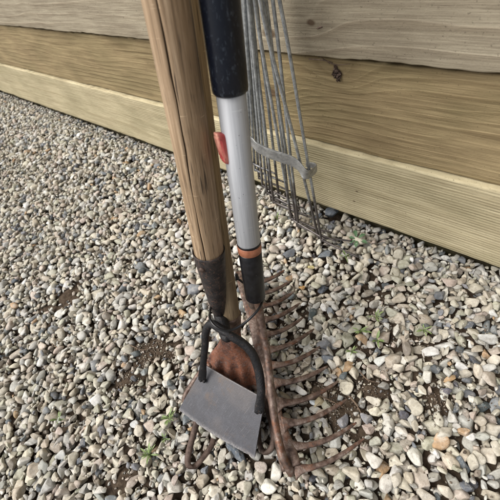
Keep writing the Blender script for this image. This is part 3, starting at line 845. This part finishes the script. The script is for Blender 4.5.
ROOT = [(299, 469), (293, 446), (287, 423), (281, 402.5), (276, 382.5), (271.5, 365), (269, 349.5), (266.5, 334), (264.5, 319.5), (261.5, 305.5), (258, 293), (255, 282)]
TIP = [(364.5, 438), (356.5, 422.5), (347, 399), (338.5, 381), (328, 366), (320, 346.5), (314, 329), (303, 317.5), (300, 303), (295, 290.5), (290.5, 281), (284.5, 270)]
rt = np.random.default_rng(21)
for i, ((x0, y0), (x1, y1)) in enumerate(zip(ROOT, TIP)):
    L = math.hypot(x1 - x0, y1 - y0)
    q0 = atz(x0, y0, .034); 
    sg = .10 * L + rt.normal(0, .3)
    def P(t, z): return atz(x0 + (x1 - x0) * t, y0 + (y1 - y0) * t + sg * 4 * t * (1 - t) * (1 - .25*t), z)
    zt = .017 + rt.uniform(-.001, .003)
    k = 1 + rt.normal(0, .04)
    pts = [q0 - hperp * .006, P(.04, .0335), P(.22, .031), P(.45, .0275), P(.7, .023), P(.9, .019), P(1, zt)]
    rad = [(.0115*k, .0022), (.0062*k, .0022), (.0038*k, .0023), (.0034*k, .0023), (.0029*k, .0021), (.0021*k, .0016), (.0010, .0008)]
    tine(rk, pts, rad, 'rake_iron', flat=tuple(hdir), sq=3.4, seed=40 + i, wob=.012, n=6)

# ------------------------------------------------------------------ wire leaf rake by the wall
wb1 = atz(321.5, 240, .020)
wr = thing('wire_rake', 'galvanised wire leaf rake standing by the timber wall, tines bent at the bottom', 'rake', (wb1.x, wb1.y, 0.0))
hub = Vector((-.292, .338, .555))
def wtop(px, d): return at(px, 0, d)
#        top x, top depth, [bend px, py, depth], [tip px, py, z]
TIN = [
 (279.5, .400, (321.5, 240, .664), (358.5, 257.5, .012)),
 (260.0, .385, (318.5, 237, .672), (351.5, 241, .012)),
 (272.8, .405, (298.5, 226, .690), (336, 241, .010)),
 (263.5, .415, (297.0, 225, .700), (331, 232, .012)),
 (266.0, .430, (290.5, 217, .712), (325, 233, .010)),
 (254.5, .400, (291.5, 219, .690), (326, 240, .012)),
 (256.0, .420, (280.0, 206, .715), (318, 220, .014)),
 (250.0, .405, (273.5, 202, .700), (308, 216, .014)),
 (251.0, .425, (271.0, 199, .715), (304, 208, .016)),
 (247.5, .410, (262.5, 186, .700), (296, 203, .018)),
 (246.0, .420, (259.0, 178, .700), (290, 191, .025)),
 (244.5, .410, (255.0, 170, .680), (284, 182, .035)),
 (248.5, .400, (267.0, 193, .700), (300, 210, .014)),
 (243.0, .415, (251.0, 163, .660), (276, 174, .050)),
]
wd = (Vector((1, -.05, -.12))).normalized()
for i, (tx, td, (bx, by, bd_), (qx, qy, tz)) in enumerate(TIN):
    a = wtop(tx, td); b = at(bx, by, bd_)
    if b.y > .368: b.y = .368
    q = b + wd * (.052 + .003*(i % 3))
    # tip: keep the drawn direction, at real length
    tp = atz(qx, qy, max(.008, b.z - .012))
    dv = tp - b
    if dv.length > .075: dv *= .075 / dv.length
    q = b + dv
    up = (a - b).normalized(); m_ = b.lerp(a, .5) + Vector((0, -.004 + .002 * (i % 3), 0)) 
    m_ = b.lerp(a, .5)
    pts = [hub + Vector((.0035 * (i % 4) - .006, .003 * (i % 3) - .003, 0)), a, m_, b + (a - b).normalized() * .012, b + (a - b).normalized() * .003 + dv.normalized() * .002, b + dv.normalized() * .012, b.lerp(q, .6), q]
    R_ = .0022
    tine(wr, pts, [R_] * 5 + [.0020, .0019, .0014], 'wire', n=6, segs=12, wob=.01)
# flat spreader strap with a folded end
sp = [(244, 139.5, .545), (252, 142.5, .545), (258, 148, .543), (270, 154, .541), (283, 158.5, .540), (293, 162, .540), (299, 166.5, .541), (305, 173.5, .543), (309, 174.5, .548), (314, 171, .556), (316.5, 168, .562), (314, 165.5, .570), (306, 164.5, .574)]
v, f = sweep([at(*q) for q in sp], [(.0078, .0009)] * 8 + [(.0064, .0009)] * 2 + [(.0050, .0009)] * 2 + [(.0045, .0009)], 28, 7, flat=(.05, .1, 1), sq=7, wob=0.0)
obj('spreader_strap', v, f, M['strap'], wr)
sp2 = [(x - 1, y - 3, d + .016) for x, y, d in sp[:9]]
v, f = sweep([at(*q) for q in sp2], [(.0050, .0010)] * 9, 16, 6, flat=(.05, .1, 1), sq=4)
obj('spreader_strap', v, f, M['strap'], wr)
v, f = lathe(hub - Vector((0, 0, .012)), hub + Vector((0, 0, .1)), [(0, .010), (.004, .013), (.05, .013), (.09, .0145), (.092, .012)], 32); obj('hub', v, f, M['strap'], wr)
v, f = lathe(hub + Vector((0, 0, .04)), hub + Vector((-.01, .02, 1.1)), [(0, .0125), (1.05, .0135), (1.06, .010)], 32); obj('handle', v, f, M['ash2'], wr)

# ------------------------------------------------------------------ cable holding hoe and rake together
cb_ = [at(210, 312, .470), at(210, 319, .453), at(215, 326, .446), at(224, 330.5, .445), at(234, 329, .449), at(244, 323.5, .451), at(254, 314.5, .452), at(260.5, 306, .457), at(263.5, 296, .470),
       at(260, 289, .492), at(250, 287, .505), at(243, 282.5, .508), at(236, 278.5, .512), at(226, 281, .545), at(218, 289, .545), at(213, 297, .525), at(211, 305, .493)]
v, f = sweep(cb_, [.00155] * len(cb_), 12, 6, closed=True)
cbl = tag(obj('cable_loop', v, f, M['cable'], loc=cb_[0]), 'thin black cable looped around the hoe socket and the rake ferrule', 'cable')
v, f = sweep([at(237.5, 279.5, .503), at(237, 277, .502), at(236, 273.5, .501)], [.003, .0026, .002], 10, 4); 
obj('cable_tail', v, f, M['cable'], cbl)

# ------------------------------------------------------------------ weeds
def weed(px, py, n, size, label, mat='leaf', seed=1, group='small weeds growing in the gravel', lobed=False):
    p = atz(px, py, .006); r = np.random.default_rng(seed)
    root = thing('weed', label, 'weed', p, group=group)
    lv_, lf, sv, sf = [], [], [], []
    for i in range(n):
        a = r.uniform(0, 2*math.pi); el = r.uniform(.15, 1.2); L = size * r.uniform(.45, 1.2); wd_ = L * r.uniform(.08, .17)
        if lobed: a = 2*math.pi*i/n + r.uniform(-.2, .2); el = r.uniform(.1, .4); wd_ = L*.30
        d = Vector((math.cos(a)*math.cos(el), math.sin(a)*math.cos(el), math.sin(el)))
        sd_ = d.cross(Vector((0, 0, 1))).normalized(); up = sd_.cross(d)
        base = p + d * L * .35 + Vector((0, 0, L*.1)); o = len(lv_); K = 7
        for k in range(K + 1):
            t = k / K; wv = wd_ * (math.sin(math.pi * min(1, t*.97 + .03))**.75) * (1 if not lobed else .8 + .2*math.cos(t*9)); c_ = base + d * L * t + up * (-.35 * L * t * t)
            lv_ += [c_ - sd_ * wv + up * wv * .35, c_ - up*.0001, c_ + sd_ * wv + up * wv * .35]
        for k in range(K):
            b = o + 3*k; lf += [(b, b+1, b+4, b+3), (b+1, b+2, b+5, b+4)]
        s1_, s2_ = sweep([p + Vector((0, 0, -.008)), p + d * L * .2, base], [.0005, .0004, .0003], 6, 3)
        o2 = len(sv); sv += s1_; sf += [tuple(q + o2 for q in ff) for ff in s2_]
    obj('leaves', lv_, lf, M[mat], root); obj('stems', sv, sf, M[mat], root)
weed(170, 419, 16, .011, 'bright green feathery weed left of the hoe blade corner', seed=1)
weed(150, 455, 15, .011, 'yellow-green weed in the lower left gravel below the white angular pebble', seed=2)
weed(165, 439, 9, .007, 'tiny weed seedling between the two left weeds', seed=3)
weed(357, 240, 6, .012, 'dark green star-shaped ivy leaf weed at the tips of the wire rake', 'leaf2', 4, lobed=True)
weed(346, 257, 8, .009, 'small green weed below the lower wire tips', seed=5)
weed(360, 331, 8, .012, 'upright green weed in the gravel above the right soil patch', seed=6)
weed(352, 352, 8, .009, 'small pale weed just below the upright green weed', seed=7)
weed(376, 317, 8, .010, 'green weed near the right, topmost of the column of three', seed=8)
weed(377, 341, 7, .010, 'green weed near the right, middle of the column of three', seed=9)
weed(275, 352, 6, .006, 'tiny moss-green sprout between the rake tines', seed=10)
weed(424, 330, 9, .010, 'green weed furthest right in the gravel below the wall', seed=11)
weed(60, 420, 10, .010, 'green weed furthest left in the gravel', seed=12)
weed(277, 218, 6, .008, 'yellowish weed under the wire rake bends', seed=13)
# fallen twigs
def gtwig(pxs, r0, label): twig([atz(x, y, z) for x, y, z in pxs], r0, label)
gtwig([(312, 392, .006), (325, 398, .009), (345, 408, .007)], .0012, 'thin dry twig lying on the soil under the lower rake tines')
gtwig([(349, 396, .008), (356, 404, .009), (361, 413, .007)], .0015, 'short dry stick beside the second rake tine tip')
gtwig([(130, 345, .004), (143, 350, .007), (158, 345, .004)], .0010, 'fine twig on the bare soil patch at the left')
gtwig([(360, 372, .008), (368, 380, .009), (380, 383, .007)], .0010, 'fine twig on the gravel above the right soil patch')
